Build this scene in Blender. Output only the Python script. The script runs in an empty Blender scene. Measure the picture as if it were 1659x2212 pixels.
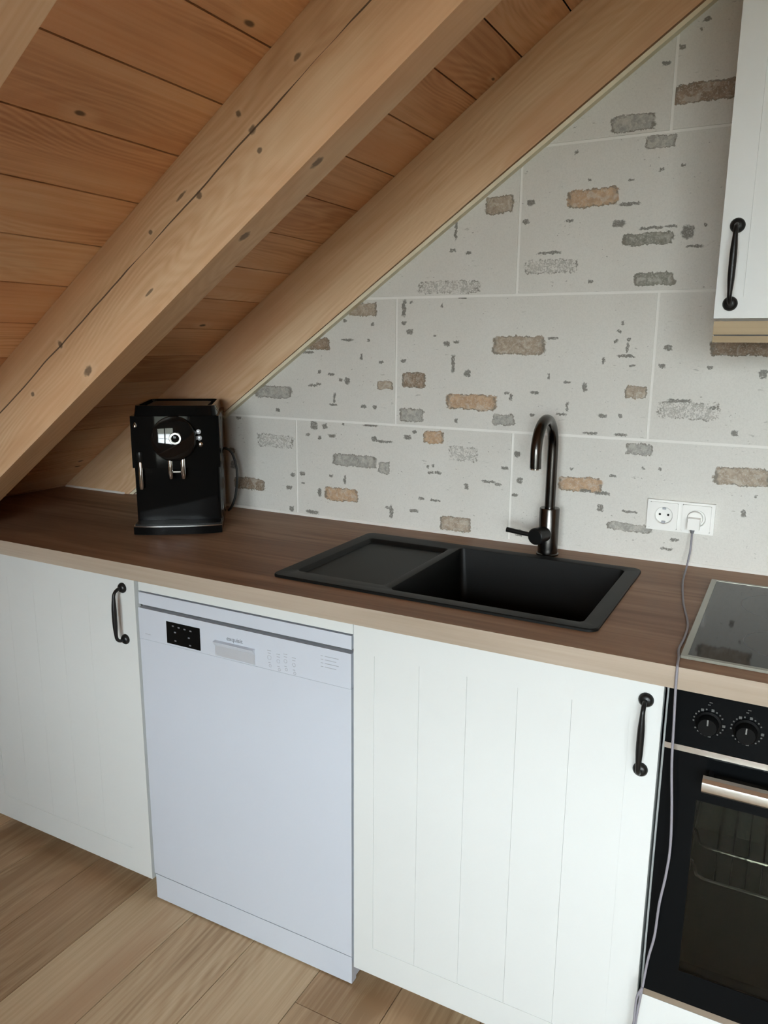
import bpy, bmesh, math, random
from mathutils import Matrix, Vector
random.seed(7)
C = bpy.context.scene.collection
SC = bpy.context.scene

# ------------------------------------------------------------------ camera
F_PX, YAW, PITCH, ROLL = 1669.4, 0.48919, -0.21194, 0.00762
cam_d = bpy.data.cameras.new('camera'); cam = bpy.data.objects.new('camera', cam_d); C.objects.link(cam)
cam_d.sensor_fit = 'VERTICAL'; cam_d.sensor_height = 24.0; cam_d.lens = 24.0 * F_PX / 2212.0
cam_d.clip_start = 0.02
fw = Vector((-math.sin(YAW) * math.cos(PITCH), math.cos(YAW) * math.cos(PITCH), math.sin(PITCH)))
rt0 = Vector((math.cos(YAW), math.sin(YAW), 0)); up0 = rt0.cross(fw)
rt = math.cos(ROLL) * rt0 + math.sin(ROLL) * up0; up = -math.sin(ROLL) * rt0 + math.cos(ROLL) * up0
m = Matrix((rt, up, -fw)).transposed().to_4x4(); m.translation = Vector((1.35736, -1.28789, 1.4267))
cam.matrix_world = m
SC.camera = cam

# ------------------------------------------------------------------ world, daylight, exposure
SKY_STRENGTH = 12.0
EXPOSURE = 1.54
SC.cycles.caustics_reflective = False; SC.cycles.caustics_refractive = False
SC.cycles.adaptive_threshold = 0.12; SC.cycles.adaptive_min_samples = 12; SC.cycles.max_bounces = 6; SC.cycles.diffuse_bounces = 4; SC.cycles.glossy_bounces = 4; SC.cycles.transparent_max_bounces = 6
SC.view_settings.view_transform = 'Standard'; SC.view_settings.look = 'None'
SC.view_settings.gamma = 1.0; SC.view_settings.use_curve_mapping = False
SC.view_settings.exposure = EXPOSURE
w = bpy.data.worlds.new('overcast_sky'); SC.world = w; w.use_nodes = True
nt = w.node_tree; nt.nodes.clear()
wo = nt.nodes.new('ShaderNodeOutputWorld'); bg = nt.nodes.new('ShaderNodeBackground')
tc = nt.nodes.new('ShaderNodeTexCoord'); sx = nt.nodes.new('ShaderNodeSeparateXYZ'); rp = nt.nodes.new('ShaderNodeValToRGB')
mr = nt.nodes.new('ShaderNodeMapRange'); mr.inputs[1].default_value = -1; mr.inputs[2].default_value = 1
nt.links.new(tc.outputs['Generated'], sx.inputs[0]); nt.links.new(sx.outputs[2], mr.inputs[0]); nt.links.new(mr.outputs[0], rp.inputs[0])
cr = rp.color_ramp
cr.elements[0].position = 0.0; cr.elements[0].color = (0.10, 0.105, 0.09, 1)
cr.elements[1].position = 1.0; cr.elements[1].color = (0.80, 0.92, 1.0, 1)
for p, c in ((0.485, (0.16, 0.17, 0.15, 1)), (0.51, (0.88, 0.95, 1.0, 1))):
    e = cr.elements.new(p); e.color = c
bg.inputs['Strength'].default_value = SKY_STRENGTH
nt.links.new(rp.outputs[0], bg.inputs[0]); nt.links.new(bg.outputs[0], wo.inputs[0])

WIN = [(1.00, 2.90, 0.50, 2.20), (3.35, 4.25, 0.80, 1.62)]      # window openings in the wall behind the photographer: x0,x1,z0,z1
Y_FRONT = -3.4
for (x0, x1, z0, z1) in WIN:                           # portals: guide sky sampling through the openings
    ld = bpy.data.lights.new('window_portal', 'AREA'); ld.shape = 'RECTANGLE'; ld.size = x1 - x0; ld.size_y = z1 - z0
    ld.cycles.is_portal = True
    lo = bpy.data.objects.new('window_portal', ld); C.objects.link(lo)
    lo.location = ((x0 + x1) / 2, Y_FRONT - 0.20, (z0 + z1) / 2); lo.rotation_euler = (math.radians(90), 0, 0)

# ------------------------------------------------------------------ measured layout
ZB, ZT = 0.8814, 0.9197          # worktop underside and top
YW = 0.626                       # tile face
YF = -0.0246                     # worktop front edge
S, BC = 0.6974, 1.5947           # roof underside z = S*x + BC
NN = math.sqrt(1 + S * S); TH = math.atan(S)
XRIDGE = 2.2
ZD = 0.054                       # underside of the doors

# ------------------------------------------------------------------ helpers: meshes
def link(name, me, mat=None, parent=None, smooth=None):
    o = bpy.data.objects.new(name, me); C.objects.link(o)
    if mat: 
        me.materials.clear(); me.materials.append(mat)
    if smooth:
        for p in me.polygons: p.use_smooth = True
        me.set_sharp_from_angle(angle=math.radians(smooth))
    if parent:
        o.parent = parent
        pm = WM.get(parent.name)
        if pm is not None and not LOCAL.get(parent.name): o.matrix_parent_inverse = pm.inverted()
    return o
WM, LOCAL = {}, {}
def fin(name, bm, mat, parent=None, smooth=None, bevel=0, seg=1):
    if bevel:
        bmesh.ops.bevel(bm, geom=[e for e in bm.edges if e.is_manifold and e.calc_face_angle(0) > 0.4], offset=bevel, segments=seg, profile=0.5, affect='EDGES', clamp_overlap=True)
    bmesh.ops.recalc_face_normals(bm, faces=bm.faces)
    me = bpy.data.meshes.new(name); bm.to_mesh(me); bm.free()
    return link(name, me, mat, parent, smooth)
def thing(name, label, cat, loc=(0, 0, 0), rotz=0, group=None, local=False):
    o = bpy.data.objects.new(name, None); C.objects.link(o); o.empty_display_size = 0.05
    o.location = loc; o.rotation_euler = (0, 0, rotz)
    WM[o.name] = Matrix.Translation(loc) @ Matrix.Rotation(rotz, 4, 'Z'); LOCAL[o.name] = local
    o['label'] = label; o['category'] = cat
    if group: o['group'] = group
    return o
def tag(o, label, cat, group=None):
    o['label'] = label; o['category'] = cat
    if group: o['group'] = group
    return o
def struct(o, label=None):
    o['kind'] = 'structure'
    if label: o['label'] = label
    return o
def box(bm, x0, x1, y0, y1, z0, z1):
    v = [bm.verts.new(p) for p in ((x0, y0, z0), (x1, y0, z0), (x1, y1, z0), (x0, y1, z0), (x0, y0, z1), (x1, y0, z1), (x1, y1, z1), (x0, y1, z1))]
    for f in ((0, 3, 2, 1), (4, 5, 6, 7), (0, 1, 5, 4), (1, 2, 6, 5), (2, 3, 7, 6), (3, 0, 4, 7)): bm.faces.new([v[i] for i in f])
def B(name, x0, x1, y0, y1, z0, z1, mat, parent=None, bevel=0, seg=2):
    bm = bmesh.new(); box(bm, x0, x1, y0, y1, z0, z1); return fin(name, bm, mat, parent, 40 if bevel else None, bevel, seg)
def prism(bm, pts, a, b, f):
    """closed polygon pts (2d) extruded from a to b; f(p, t) -> 3d"""
    A = [bm.verts.new(f(p, a)) for p in pts]; Bv = [bm.verts.new(f(p, b)) for p in pts]
    n = len(pts)
    bm.faces.new(A); bm.faces.new(Bv[::-1])
    for i in range(n): bm.faces.new([A[i], A[(i + 1) % n], Bv[(i + 1) % n], Bv[i]])
def frame_axes(d):
    d = Vector(d).normalized(); a = Vector((0, 0, 1)) if abs(d.z) < 0.9 else Vector((1, 0, 0))
    u = d.cross(a).normalized(); return u, d.cross(u).normalized(), d
def cyl(bm, p, q, r, r2=None, n=24, cap=True):
    r2 = r if r2 is None else r2
    p, q = Vector(p), Vector(q); u, v, _ = frame_axes(q - p)
    A = [bm.verts.new(p + r * (math.cos(t) * u + math.sin(t) * v)) for t in [2 * math.pi * i / n for i in range(n)]]
    Bv = [bm.verts.new(q + r2 * (math.cos(t) * u + math.sin(t) * v)) for t in [2 * math.pi * i / n for i in range(n)]]
    for i in range(n): bm.faces.new([A[i], A[(i + 1) % n], Bv[(i + 1) % n], Bv[i]])
    if cap: bm.faces.new(A[::-1]); bm.faces.new(Bv)
def lathe(bm, p, axis, prof, n=32):
    """prof: list of (r, t) along axis from p"""
    p = Vector(p); u, v, d = frame_axes(axis); rings = []
    for r, t in prof:
        if r < 1e-6: rings.append([bm.verts.new(p + d * t)])
        else: rings.append([bm.verts.new(p + d * t + r * (math.cos(a) * u + math.sin(a) * v)) for a in [2 * math.pi * i / n for i in range(n)]])
    for A, Bv in zip(rings, rings[1:]):
        for i in range(n):
            j = (i + 1) % n
            if len(A) == 1 and len(Bv) == 1: continue
            if len(A) == 1: bm.faces.new([A[0], Bv[i], Bv[j]])
            elif len(Bv) == 1: bm.faces.new([A[i], A[j], Bv[0]])
            else: bm.faces.new([A[i], A[j], Bv[j], Bv[i]])
    if len(rings[0]) > 1: bm.faces.new(rings[0][::-1])
    if len(rings[-1]) > 1: bm.faces.new(rings[-1])
def spline(pts, n=8):
    P = [Vector(p) for p in pts]; P = [2 * P[0] - P[1]] + P + [2 * P[-1] - P[-2]]; out = []
    for i in range(1, len(P) - 2):
        for k in range(n):
            t = k / n; a, b, c, d = P[i - 1:i + 3]
            out.append(0.5 * ((2 * b) + (c - a) * t + (2 * a - 5 * b + 4 * c - d) * t * t + (3 * b - a - 3 * c + d) * t ** 3))
    out.append(P[-2]); return out
def tube(bm, pts, r, n=10, cap=True):
    pts = [Vector(p) for p in pts]; N = len(pts); rr = r if isinstance(r, (list, tuple)) else [r] * N
    rings = []; u = None
    for i, p in enumerate(pts):
        d = (pts[min(i + 1, N - 1)] - pts[max(i - 1, 0)]).normalized()
        if u is None: u, _, _ = frame_axes(d)
        u = (u - d * u.dot(d)).normalized(); v = d.cross(u)
        rings.append([bm.verts.new(p + rr[i] * (math.cos(a) * u + math.sin(a) * v)) for a in [2 * math.pi * k / n for k in range(n)]])
    for A, Bv in zip(rings, rings[1:]):
        for k in range(n): bm.faces.new([A[k], A[(k + 1) % n], Bv[(k + 1) % n], Bv[k]])
    if cap: bm.faces.new(rings[0][::-1]); bm.faces.new(rings[-1])
def rrect(x0, x1, y0, y1, r, k=5):
    pts = []
    for cx, cy, a0 in ((x1 - r, y1 - r, 0), (x0 + r, y1 - r, 90), (x0 + r, y0 + r, 180), (x1 - r, y0 + r, 270)):
        for i in range(k + 1):
            a = math.radians(a0 + 90 * i / k); pts.append((cx + r * math.cos(a), cy + r * math.sin(a)))
    return pts
def loop(bm, pts, z): return [bm.verts.new((p[0], p[1], z)) for p in pts]
def skin(bm, A, Bv):
    n = len(A)
    for i in range(n): bm.faces.new([A[i], A[(i + 1) % n], Bv[(i + 1) % n], Bv[i]])
def fill(bm, loops, nz=1):
    es = []
    for L in loops:
        for i in range(len(L)):
            a, b = L[i], L[(i + 1) % len(L)]
            es.append(bm.edges.get((a, b)) or bm.edges.new((a, b)))
    bmesh.ops.triangle_fill(bm, use_beauty=True, use_dissolve=False, edges=es, normal=(0, 0, nz))
def text_mesh(name, body, size, mat, parent, loc, rot, depth=0.0002):
    cu = bpy.data.curves.new('lettering', 'FONT'); cu.body = body; cu.size = size; cu.extrude = depth; cu.align_x = 'CENTER'
    o = bpy.data.objects.new('lettering_source', cu); C.objects.link(o)
    bpy.context.view_layer.update()
    me = bpy.data.meshes.new_from_object(o.evaluated_get(bpy.context.evaluated_depsgraph_get()))
    bpy.data.objects.remove(o); bpy.data.curves.remove(cu)
    me.transform(Matrix.Translation(loc) @ rot)
    return link(name, me, mat, parent)

# ------------------------------------------------------------------ helpers: materials
class G:
    def __init__(s, name):
        s.m = bpy.data.materials.new(name); s.m.use_nodes = True; s.t = s.m.node_tree; s.t.nodes.clear()
        s.out = s.t.nodes.new('ShaderNodeOutputMaterial')
    def n(s, typ, **kw):
        nd = s.t.nodes.new(typ)
        for k, v in kw.items(): setattr(nd, k, v)
        return nd
    def set(s, sock, v):
        if isinstance(v, bpy.types.NodeSocket): s.t.links.new(v, sock)
        elif v is not None: sock.default_value = v
    def math(s, op, a, b=None, c=None, clamp=False):
        nd = s.n('ShaderNodeMath', operation=op, use_clamp=clamp)
        for i, v in enumerate((a, b, c)): s.set(nd.inputs[i], v)
        return nd.outputs[0]
    def vec(s, op, a, b=None):
        nd = s.n('ShaderNodeVectorMath', operation=op)
        s.set(nd.inputs[0], a)
        if b is not None: s.set(nd.inputs[1], b)
        return nd.outputs[1] if op in ('DOT_PRODUCT', 'LENGTH') else nd.outputs[0]
    def coord(s): return s.n('ShaderNodeTexCoord').outputs['Object']
    def noise(s, v, scale=1.0, detail=3, rough=0.5, dist=0.0, out=0):
        nd = s.n('ShaderNodeTexNoise'); s.set(nd.inputs['Vector'], v); nd.inputs['Scale'].default_value = scale
        nd.inputs['Detail'].default_value = detail; nd.inputs['Roughness'].default_value = rough; nd.inputs['Distortion'].default_value = dist
        return nd.outputs[out]
    def ramp(s, f, stops):
        nd = s.n('ShaderNodeValToRGB'); s.set(nd.inputs[0], f); e = nd.color_ramp.elements
        e[0].position, e[0].color = stops[0][0], (*stops[0][1], 1); e[1].position, e[1].color = stops[-1][0], (*stops[-1][1], 1)
        for p, c in stops[1:-1]: q = e.new(p); q.color = (*c, 1)
        return nd.outputs[0]
    def mrange(s, v, a, b, c=0.0, d=1.0, smooth=True):
        nd = s.n('ShaderNodeMapRange', interpolation_type='SMOOTHSTEP' if smooth else 'LINEAR'); s.set(nd.inputs[0], v)
        for i, q in enumerate((a, b, c, d)): s.set(nd.inputs[i + 1], q)
        return nd.outputs[0]
    def mix(s, f, a, b, mode='MIX'):
        nd = s.n('ShaderNodeMix', data_type='RGBA', blend_type=mode); s.set(nd.inputs[0], f)
        for i, v in ((6, a), (7, b)):
            if isinstance(v, tuple): v = (*v[:3], 1)
            s.set(nd.inputs[i], v)
        return nd.outputs[2]
    def bsdf(s, col, rough=0.5, metal=0.0, spec=0.5, bump=None, bstr=0.1, bdist=0.002, coat=0.0, **kw):
        b = s.n('ShaderNodeBsdfPrincipled')
        if isinstance(col, tuple): col = (*col[:3], 1)
        s.set(b.inputs['Base Color'], col); s.set(b.inputs['Roughness'], rough); b.inputs['Metallic'].default_value = metal
        b.inputs['Specular IOR Level'].default_value = spec; b.inputs['Coat Weight'].default_value = coat
        if bump is not None:
            bn = s.n('ShaderNodeBump'); bn.inputs['Strength'].default_value = bstr; bn.inputs['Distance'].default_value = bdist
            s.set(bn.inputs['Height'], bump); s.t.links.new(bn.outputs[0], b.inputs['Normal'])
        s.t.links.new(b.outputs[0], s.out.inputs[0]); return b
def plain(name, col, rough=0.5, metal=0.0, spec=0.5, var=0.03, scale=40, coat=0.0, bstr=0.0):
    g = G(name); v = g.coord(); nz = g.noise(v, scale, 3)
    lo = tuple(max(0, c * (1 - var)) for c in col); hi = tuple(min(1, c * (1 + var)) for c in col)
    g.bsdf(g.mix(nz, lo, hi), g.mrange(nz, 0, 1, rough * 0.92, rough * 1.08, False), metal, spec, nz if bstr else None, bstr, 0.001, coat)
    return g.m
def wood(name, tones, axis='X', fine=55.0, knots=0.0, kcol=(0.07, 0.045, 0.03), rough=0.55, spec=0.3, tonevar=0.18, cathedral=0.5, spots=(), crack=None, redden=None, bstr=0.08, streak=0.25, fig=0.22, bigw=0.62):
    """grain along the local `axis`; tones dark, mid, light; spots: explicit knots (u, w, ru, rw) in local x/z; crack: w of a drying crack"""
    g = G(name); co = g.coord()
    rnd = g.n('ShaderNodeObjectInfo').outputs['Random']
    sep = g.n('ShaderNodeSeparateXYZ'); g.set(sep.inputs[0], co)
    a, b, c = {'X': (0, 1, 2), 'Y': (1, 0, 2)}[axis]
    off = g.math('MULTIPLY', rnd, 37.0)
    L = g.math('ADD', sep.outputs[a], off)
    W = g.math('ADD', sep.outputs[b], sep.outputs[c])          # across the grain, on any face
    def cv(lx, wx):
        cb = g.n('ShaderNodeCombineXYZ'); g.set(cb.inputs[0], g.math('MULTIPLY', L, lx)); g.set(cb.inputs[1], g.math('MULTIPLY', W, wx)); g.set(cb.inputs[2], off); return cb.outputs[0]
    big = g.noise(cv(1.6, 9.0), 1.0, 3, 0.55, 0.6)
    fin_ = g.noise(cv(2.2, fine * 2.2), 1.0, 4, 0.6, 0.3)
    # flat-sawn figure: bands bent by a slow noise
    bend = g.noise(cv(1.1, 4.0), 1.0, 2, 0.5)
    ph = g.math('ADD', g.math('MULTIPLY', W, 150.0 * cathedral), g.math('MULTIPLY', bend, 60.0 * cathedral))
    ph = g.math('ADD', ph, g.math('MULTIPLY', g.noise(cv(1.7, 26.0), 1.0, 2), 13.0))
    amp = g.mrange(g.noise(cv(0.9, 7.0), 1.0, 2), 0.38, 0.66)
    band = g.math('MULTIPLY_ADD', g.math('MULTIPLY', g.math('SINE', ph), amp), 0.5, 0.5)
    t = g.math('ADD', g.math('MULTIPLY', big, bigw), g.math('MULTIPLY', fin_, 1.0 - bigw))
    t = g.math('ADD', t, g.math('MULTIPLY', g.math('SUBTRACT', band, 0.5), fig))
    t = g.math('ADD', t, g.math('MULTIPLY', g.math('SUBTRACT', rnd, 0.5), tonevar))
    col = g.ramp(t, [(0.26, tones[0]), (0.5, tones[1]), (0.74, tones[2])])
    if streak:
        st = g.mrange(g.noise(cv(0.9, fine * 0.9), 1.0, 3, 0.6, 0.2), 0.56, 0.72)
        col = g.mix(g.math('MULTIPLY', st, streak), col, tones[0])
    if redden:
        rn = g.mrange(g.noise(cv(1.3, 5.0), 1.0, 2), 0.45, 0.7); col = g.mix(g.math('MULTIPLY', rn, 0.6), col, redden)
    if knots:
        vo = g.n('ShaderNodeTexVoronoi', voronoi_dimensions='2D'); cb = cv(3.6, 8.0); g.set(vo.inputs['Vector'], cb); vo.inputs['Scale'].default_value = 1.0
        sc_ = g.n('ShaderNodeSeparateColor'); g.set(sc_.inputs[0], vo.outputs['Color'])
        sel = g.mrange(sc_.outputs[0], 1.0 - knots, 1.0 - knots + 0.01)
        dd = g.math('ADD', vo.outputs['Distance'], g.math('MULTIPLY', g.math('SUBTRACT', g.noise(cv(60, 60), 1.0, 2), 0.5), 0.03))
        dd = g.math('DIVIDE', dd, g.math('MULTIPLY_ADD', sc_.outputs[1], 0.9, 0.5))
        halo = g.math('MULTIPLY', g.mrange(dd, 0.24, 0.06), sel); core = g.math('MULTIPLY', g.mrange(dd, 0.066, 0.030), sel)
        col = g.mix(g.math('MULTIPLY', halo, 0.35), col, tones[2]); col = g.mix(g.math('MULTIPLY', core, 0.85), col, kcol)
    if spots or crack is not None:
        nzw = g.math('MULTIPLY', g.math('SUBTRACT', g.noise(co, 110, 3), 0.5), 1.0)
        dm = None
        for (u, y_, w_, ru, rw) in spots:
            q = g.vec('MULTIPLY', g.vec('SUBTRACT', co, (u, y_, w_)), (1 / ru, 1 / rw, 1 / rw)); d = g.vec('LENGTH', q)
            dm = d if dm is None else g.math('MINIMUM', dm, d)
        if dm is not None:
            dm = g.math('ADD', dm, nzw)
            col = g.mix(g.math('MULTIPLY', g.mrange(dm, 2.6, 1.0), 0.3), col, tones[2]); col = g.mix(g.math('MULTIPLY', g.mrange(dm, 1.15, 0.55), 0.75), col, kcol)
        if crack is not None:
            wob = g.math('MULTIPLY', g.math('SUBTRACT', g.noise(cv(3.0, 0.0), 1.0, 3), 0.5), 0.02)
            dist = g.math('ABSOLUTE', g.math('SUBTRACT', g.math('ADD', sep.outputs[2], wob), crack))
            width = g.math('MULTIPLY', g.mrange(g.noise(cv(4.0, 0.0), 1.0, 1), 0.26, 0.46), 0.0017)
            ck = g.math('LESS_THAN', dist, width)
            col = g.mix(g.math('MULTIPLY', ck, 0.9), col, kcol)
    g.bsdf(col, g.mrange(fin_, 0, 1, rough * 0.9, rough * 1.1, False), 0, spec, fin_, bstr, 0.001)
    return g.m

PINE = wood('pine_ceiling_boards', ((0.48, 0.235, 0.117), (0.70, 0.40, 0.215), (0.79, 0.53, 0.32)), knots=0.16, redden=(0.69, 0.335, 0.16), tonevar=0.26, cathedral=2.8, fig=0.15, bigw=0.55)
RAFT = wood('spruce_rafter', ((0.50, 0.29, 0.155), (0.63, 0.41, 0.24), (0.74, 0.54, 0.35)), knots=0.08, tonevar=0.1, redden=(0.60, 0.34, 0.19), cathedral=2.6, fig=0.12, streak=0.4)
RAFT2 = wood('spruce_rafter_cracked', ((0.50, 0.29, 0.155), (0.63, 0.41, 0.24), (0.74, 0.54, 0.35)), knots=0.0, tonevar=0.0, cathedral=2.6, fig=0.12, streak=0.4, crack=-0.081, redden=(0.64, 0.37, 0.20),
             spots=[(0.479, -0.076, -0.079, 0.0096, 0.0076), (0.316, -0.076, -0.087, 0.008, 0.0085), (-0.185, -0.076, -0.079, 0.0072, 0.0102), (-0.15, -0.076, -0.172, 0.0144, 0.0102), (0.176, -0.076, -0.062, 0.0064, 0.0051), (0.472, -0.076, -0.037, 0.0064, 0.0068), (0.471, -0.076, -0.117, 0.0056, 0.0059), (-0.337, -0.076, -0.111, 0.0064, 0.0059), (0.542, -0.05, -0.198, 0.0165, 0.0096), (0.342, -0.05, -0.198, 0.015, 0.0096), (0.1, -0.076, -0.15, 0.016, 0.0034), (0.28, -0.076, -0.06, 0.016, 0.0034), (0.62, -0.076, -0.05, 0.0096, 0.0051)])
OAKF = wood('oak_floor', ((0.30, 0.185, 0.098), (0.475, 0.335, 0.20), (0.60, 0.455, 0.29)), knots=0.10, kcol=(0.11, 0.06, 0.03), rough=0.42, tonevar=0.42, cathedral=2.0, redden=(0.44, 0.27, 0.155), fig=0.15, bigw=0.5, streak=0.35)
TOPW = wood('oak_laminate_worktop', ((0.135, 0.069, 0.040), (0.27, 0.157, 0.094), (0.40, 0.255, 0.16)), fine=26, rough=0.50, tonevar=0.0, cathedral=0.0, streak=0.35, bstr=0.03, spec=0.22)
EDGEW = wood('worktop_lit_edge', ((0.31, 0.245, 0.185), (0.375, 0.305, 0.24), (0.44, 0.365, 0.295)), fine=60, rough=0.45, tonevar=0.0, cathedral=0.0, streak=0.2, bstr=0.02)  # same laminate as the darker top, in a paler tone for its stronger light
PELM = wood('pale_pine_strip', ((0.25, 0.18, 0.10), (0.32, 0.24, 0.14), (0.385, 0.295, 0.18)), fine=60, tonevar=0.05, cathedral=0.2)
WHITE = plain('cream_white_foil', (0.61, 0.624, 0.614), 0.42, var=0.008, scale=6)
WHITED = plain('cool_white_enamel', (0.515, 0.545, 0.605), 0.36, var=0.006, scale=5)
PLAST = plain('white_plastic', (0.80, 0.79, 0.76), 0.35, var=0.01)
SILV = plain('silver_grey_plastic', (0.56, 0.58, 0.62), 0.3, metal=0.3, var=0.02)
GREYL = plain('print_grey', (0.34, 0.35, 0.38), 0.5)
GREYD = plain('print_dark_grey', (0.16, 0.165, 0.18), 0.5)
GAP = plain('shadow_gap_grey', (0.09, 0.09, 0.095), 0.7)
PLASTER = plain('white_plaster', (0.78, 0.77, 0.74), 0.9, var=0.02, scale=30, bstr=0.05)
GABLE = plain('beige_plaster', (0.50, 0.46, 0.40), 0.9, var=0.03, scale=30, bstr=0.05)
GROUT = plain('light_grout', (0.74, 0.72, 0.68), 0.9, var=0.03, scale=120)
SILIC = plain('white_silicone', (0.80, 0.78, 0.74), 0.4)
CREAM = plain('cream_sealing_strip', (0.74, 0.67, 0.49), 0.5, var=0.05)
IRON = plain('black_iron', (0.018, 0.018, 0.018), 0.36, metal=0.6, var=0.15, scale=90)
BLACKG = plain('gloss_black_plastic', (0.004, 0.004, 0.004), 0.06, var=0.1, spec=0.16)
BLACKD = plain('polished_black_dish', (0.004, 0.004, 0.004), 0.04, var=0.1, spec=0.5)
BLACKM = plain('satin_black_plastic', (0.007, 0.007, 0.007), 0.35, var=0.1, spec=0.3)
GRAN = plain('black_granite_composite', (0.0045, 0.0045, 0.0042), 0.48, spec=0.2, var=0.5, scale=900, bstr=0.05)
CHROME = plain('chrome', (0.72, 0.72, 0.72), 0.12, metal=1.0, var=0.02)
STEEL = plain('brushed_steel', (0.60, 0.58, 0.54), 0.3, metal=1.0, var=0.04, scale=200)
STEELD = plain('dull_steel', (0.30, 0.29, 0.25), 0.35, metal=1.0, var=0.05, scale=200)
GUN = plain('gunmetal_tap', (0.085, 0.08, 0.075), 0.24, metal=1.0, var=0.05)
CORD = plain('grey_violet_cord', (0.23, 0.22, 0.25), 0.5, var=0.1, scale=300)
CORDB = plain('black_cord', (0.01, 0.01, 0.01), 0.5)
MARK = plain('white_dial_print', (0.16, 0.16, 0.155), 0.5)
DIAL = plain('faint_dial_print', (0.075, 0.075, 0.072), 0.5)
KNOBM = plain('dull_black_knob', (0.004, 0.004, 0.004), 0.5, spec=0.08)
DARKV = plain('dark_void', (0.012, 0.011, 0.010), 0.9)
ENAM = plain('oven_enamel', (0.030, 0.031, 0.026), 0.45)
OVENB = plain('black_oven_glass', (0.004, 0.0045, 0.005), 0.08, spec=0.05)
def glass(name, tint, rough=0.0, ior=1.5):
    g = G(name); fr = g.n('ShaderNodeFresnel'); fr.inputs[0].default_value = ior
    nz = g.noise(g.coord(), 3.0, 2)
    tr = g.n('ShaderNodeBsdfTransparent'); g.set(tr.inputs[0], g.mix(nz, tuple(c * 0.98 for c in tint), tint))
    gl = g.n('ShaderNodeBsdfGlossy'); gl.inputs['Roughness'].default_value = rough; mx = g.n('ShaderNodeMixShader')
    g.set(mx.inputs[0], fr.outputs[0]); g.set(mx.inputs[1], tr.outputs[0]); g.set(mx.inputs[2], gl.outputs[0]); g.set(g.out.inputs[0], mx.outputs[0]); return g.m
PANE = glass('window_glass', (0.95, 0.96, 0.95)); OVENG = glass('smoked_oven_glass', (0.62, 0.63, 0.58), 0.02, 1.3)
HOBG = plain('black_ceramic_glass', (0.010, 0.010, 0.010), 0.05, spec=0.24)

# ------------------------------------------------------------------ tiles printed like whitewashed brick
PATCH = [  # x, z, half width, half height, kind   (o orange, b taupe, r brown, g grey, k dark grey, s speckled)
 (.882,1.767,.060,.020,'o'),(.654,1.768,.036,.021,'b'),(1.012,1.669,.057,.014,'k'),(1.034,1.581,.045,.015,'k'),(.789,1.617,.068,.017,'s'),(.963,1.919,.048,.018,'g'),(1.026,1.873,.033,.014,'g'),
 (1.11,1.964,.068,.020,'r'),(.522,1.576,.088,.016,'s'),(.717,1.430,.070,.023,'b'),(.427,1.336,.035,.020,'r'),(.596,1.283,.072,.021,'o'),(.422,1.241,.037,.018,'g'),(.688,1.241,.031,.015,'g'),(1.012,1.323,.024,.014,'b'),
 (1.132,1.285,.070,.021,'s'),(1.24,1.428,.075,.018,'r'),(.265,1.524,.048,.017,'b'),(.120,1.430,.040,.017,'r'),(-.043,1.288,.068,.018,'g'),(.338,1.319,.024,.012,'b'),(-.040,1.141,.068,.020,'s'),(.240,1.101,.075,.017,'g'),(.338,1.088,.018,.016,'g'),
 (.195,.997,.058,.020,'o'),(-.142,.999,.060,.018,'r'),(.488,1.184,.030,.017,'o'),(.577,1.145,.042,.020,'s'),(.559,.950,.046,.020,'b'),(.894,1.091,.054,.018,'o'),(1.262,1.141,.060,.021,'b'),(1.031,1.188,.032,.014,'g'),(1.019,.995,.055,.010,'g'),
 (-.50,1.06,.05,.018,'b'),(1.42,1.02,.05,.018,'b'),(1.55,1.14,.06,.02,'o'),(1.47,1.36,.06,.02,'g'),(1.75,1.27,.06,.02,'b'),(1.5,1.65,.06,.02,'b'),(1.3,1.78,.05,.02,'g'),(1.30,2.0,.05,.02,'b')]
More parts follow.
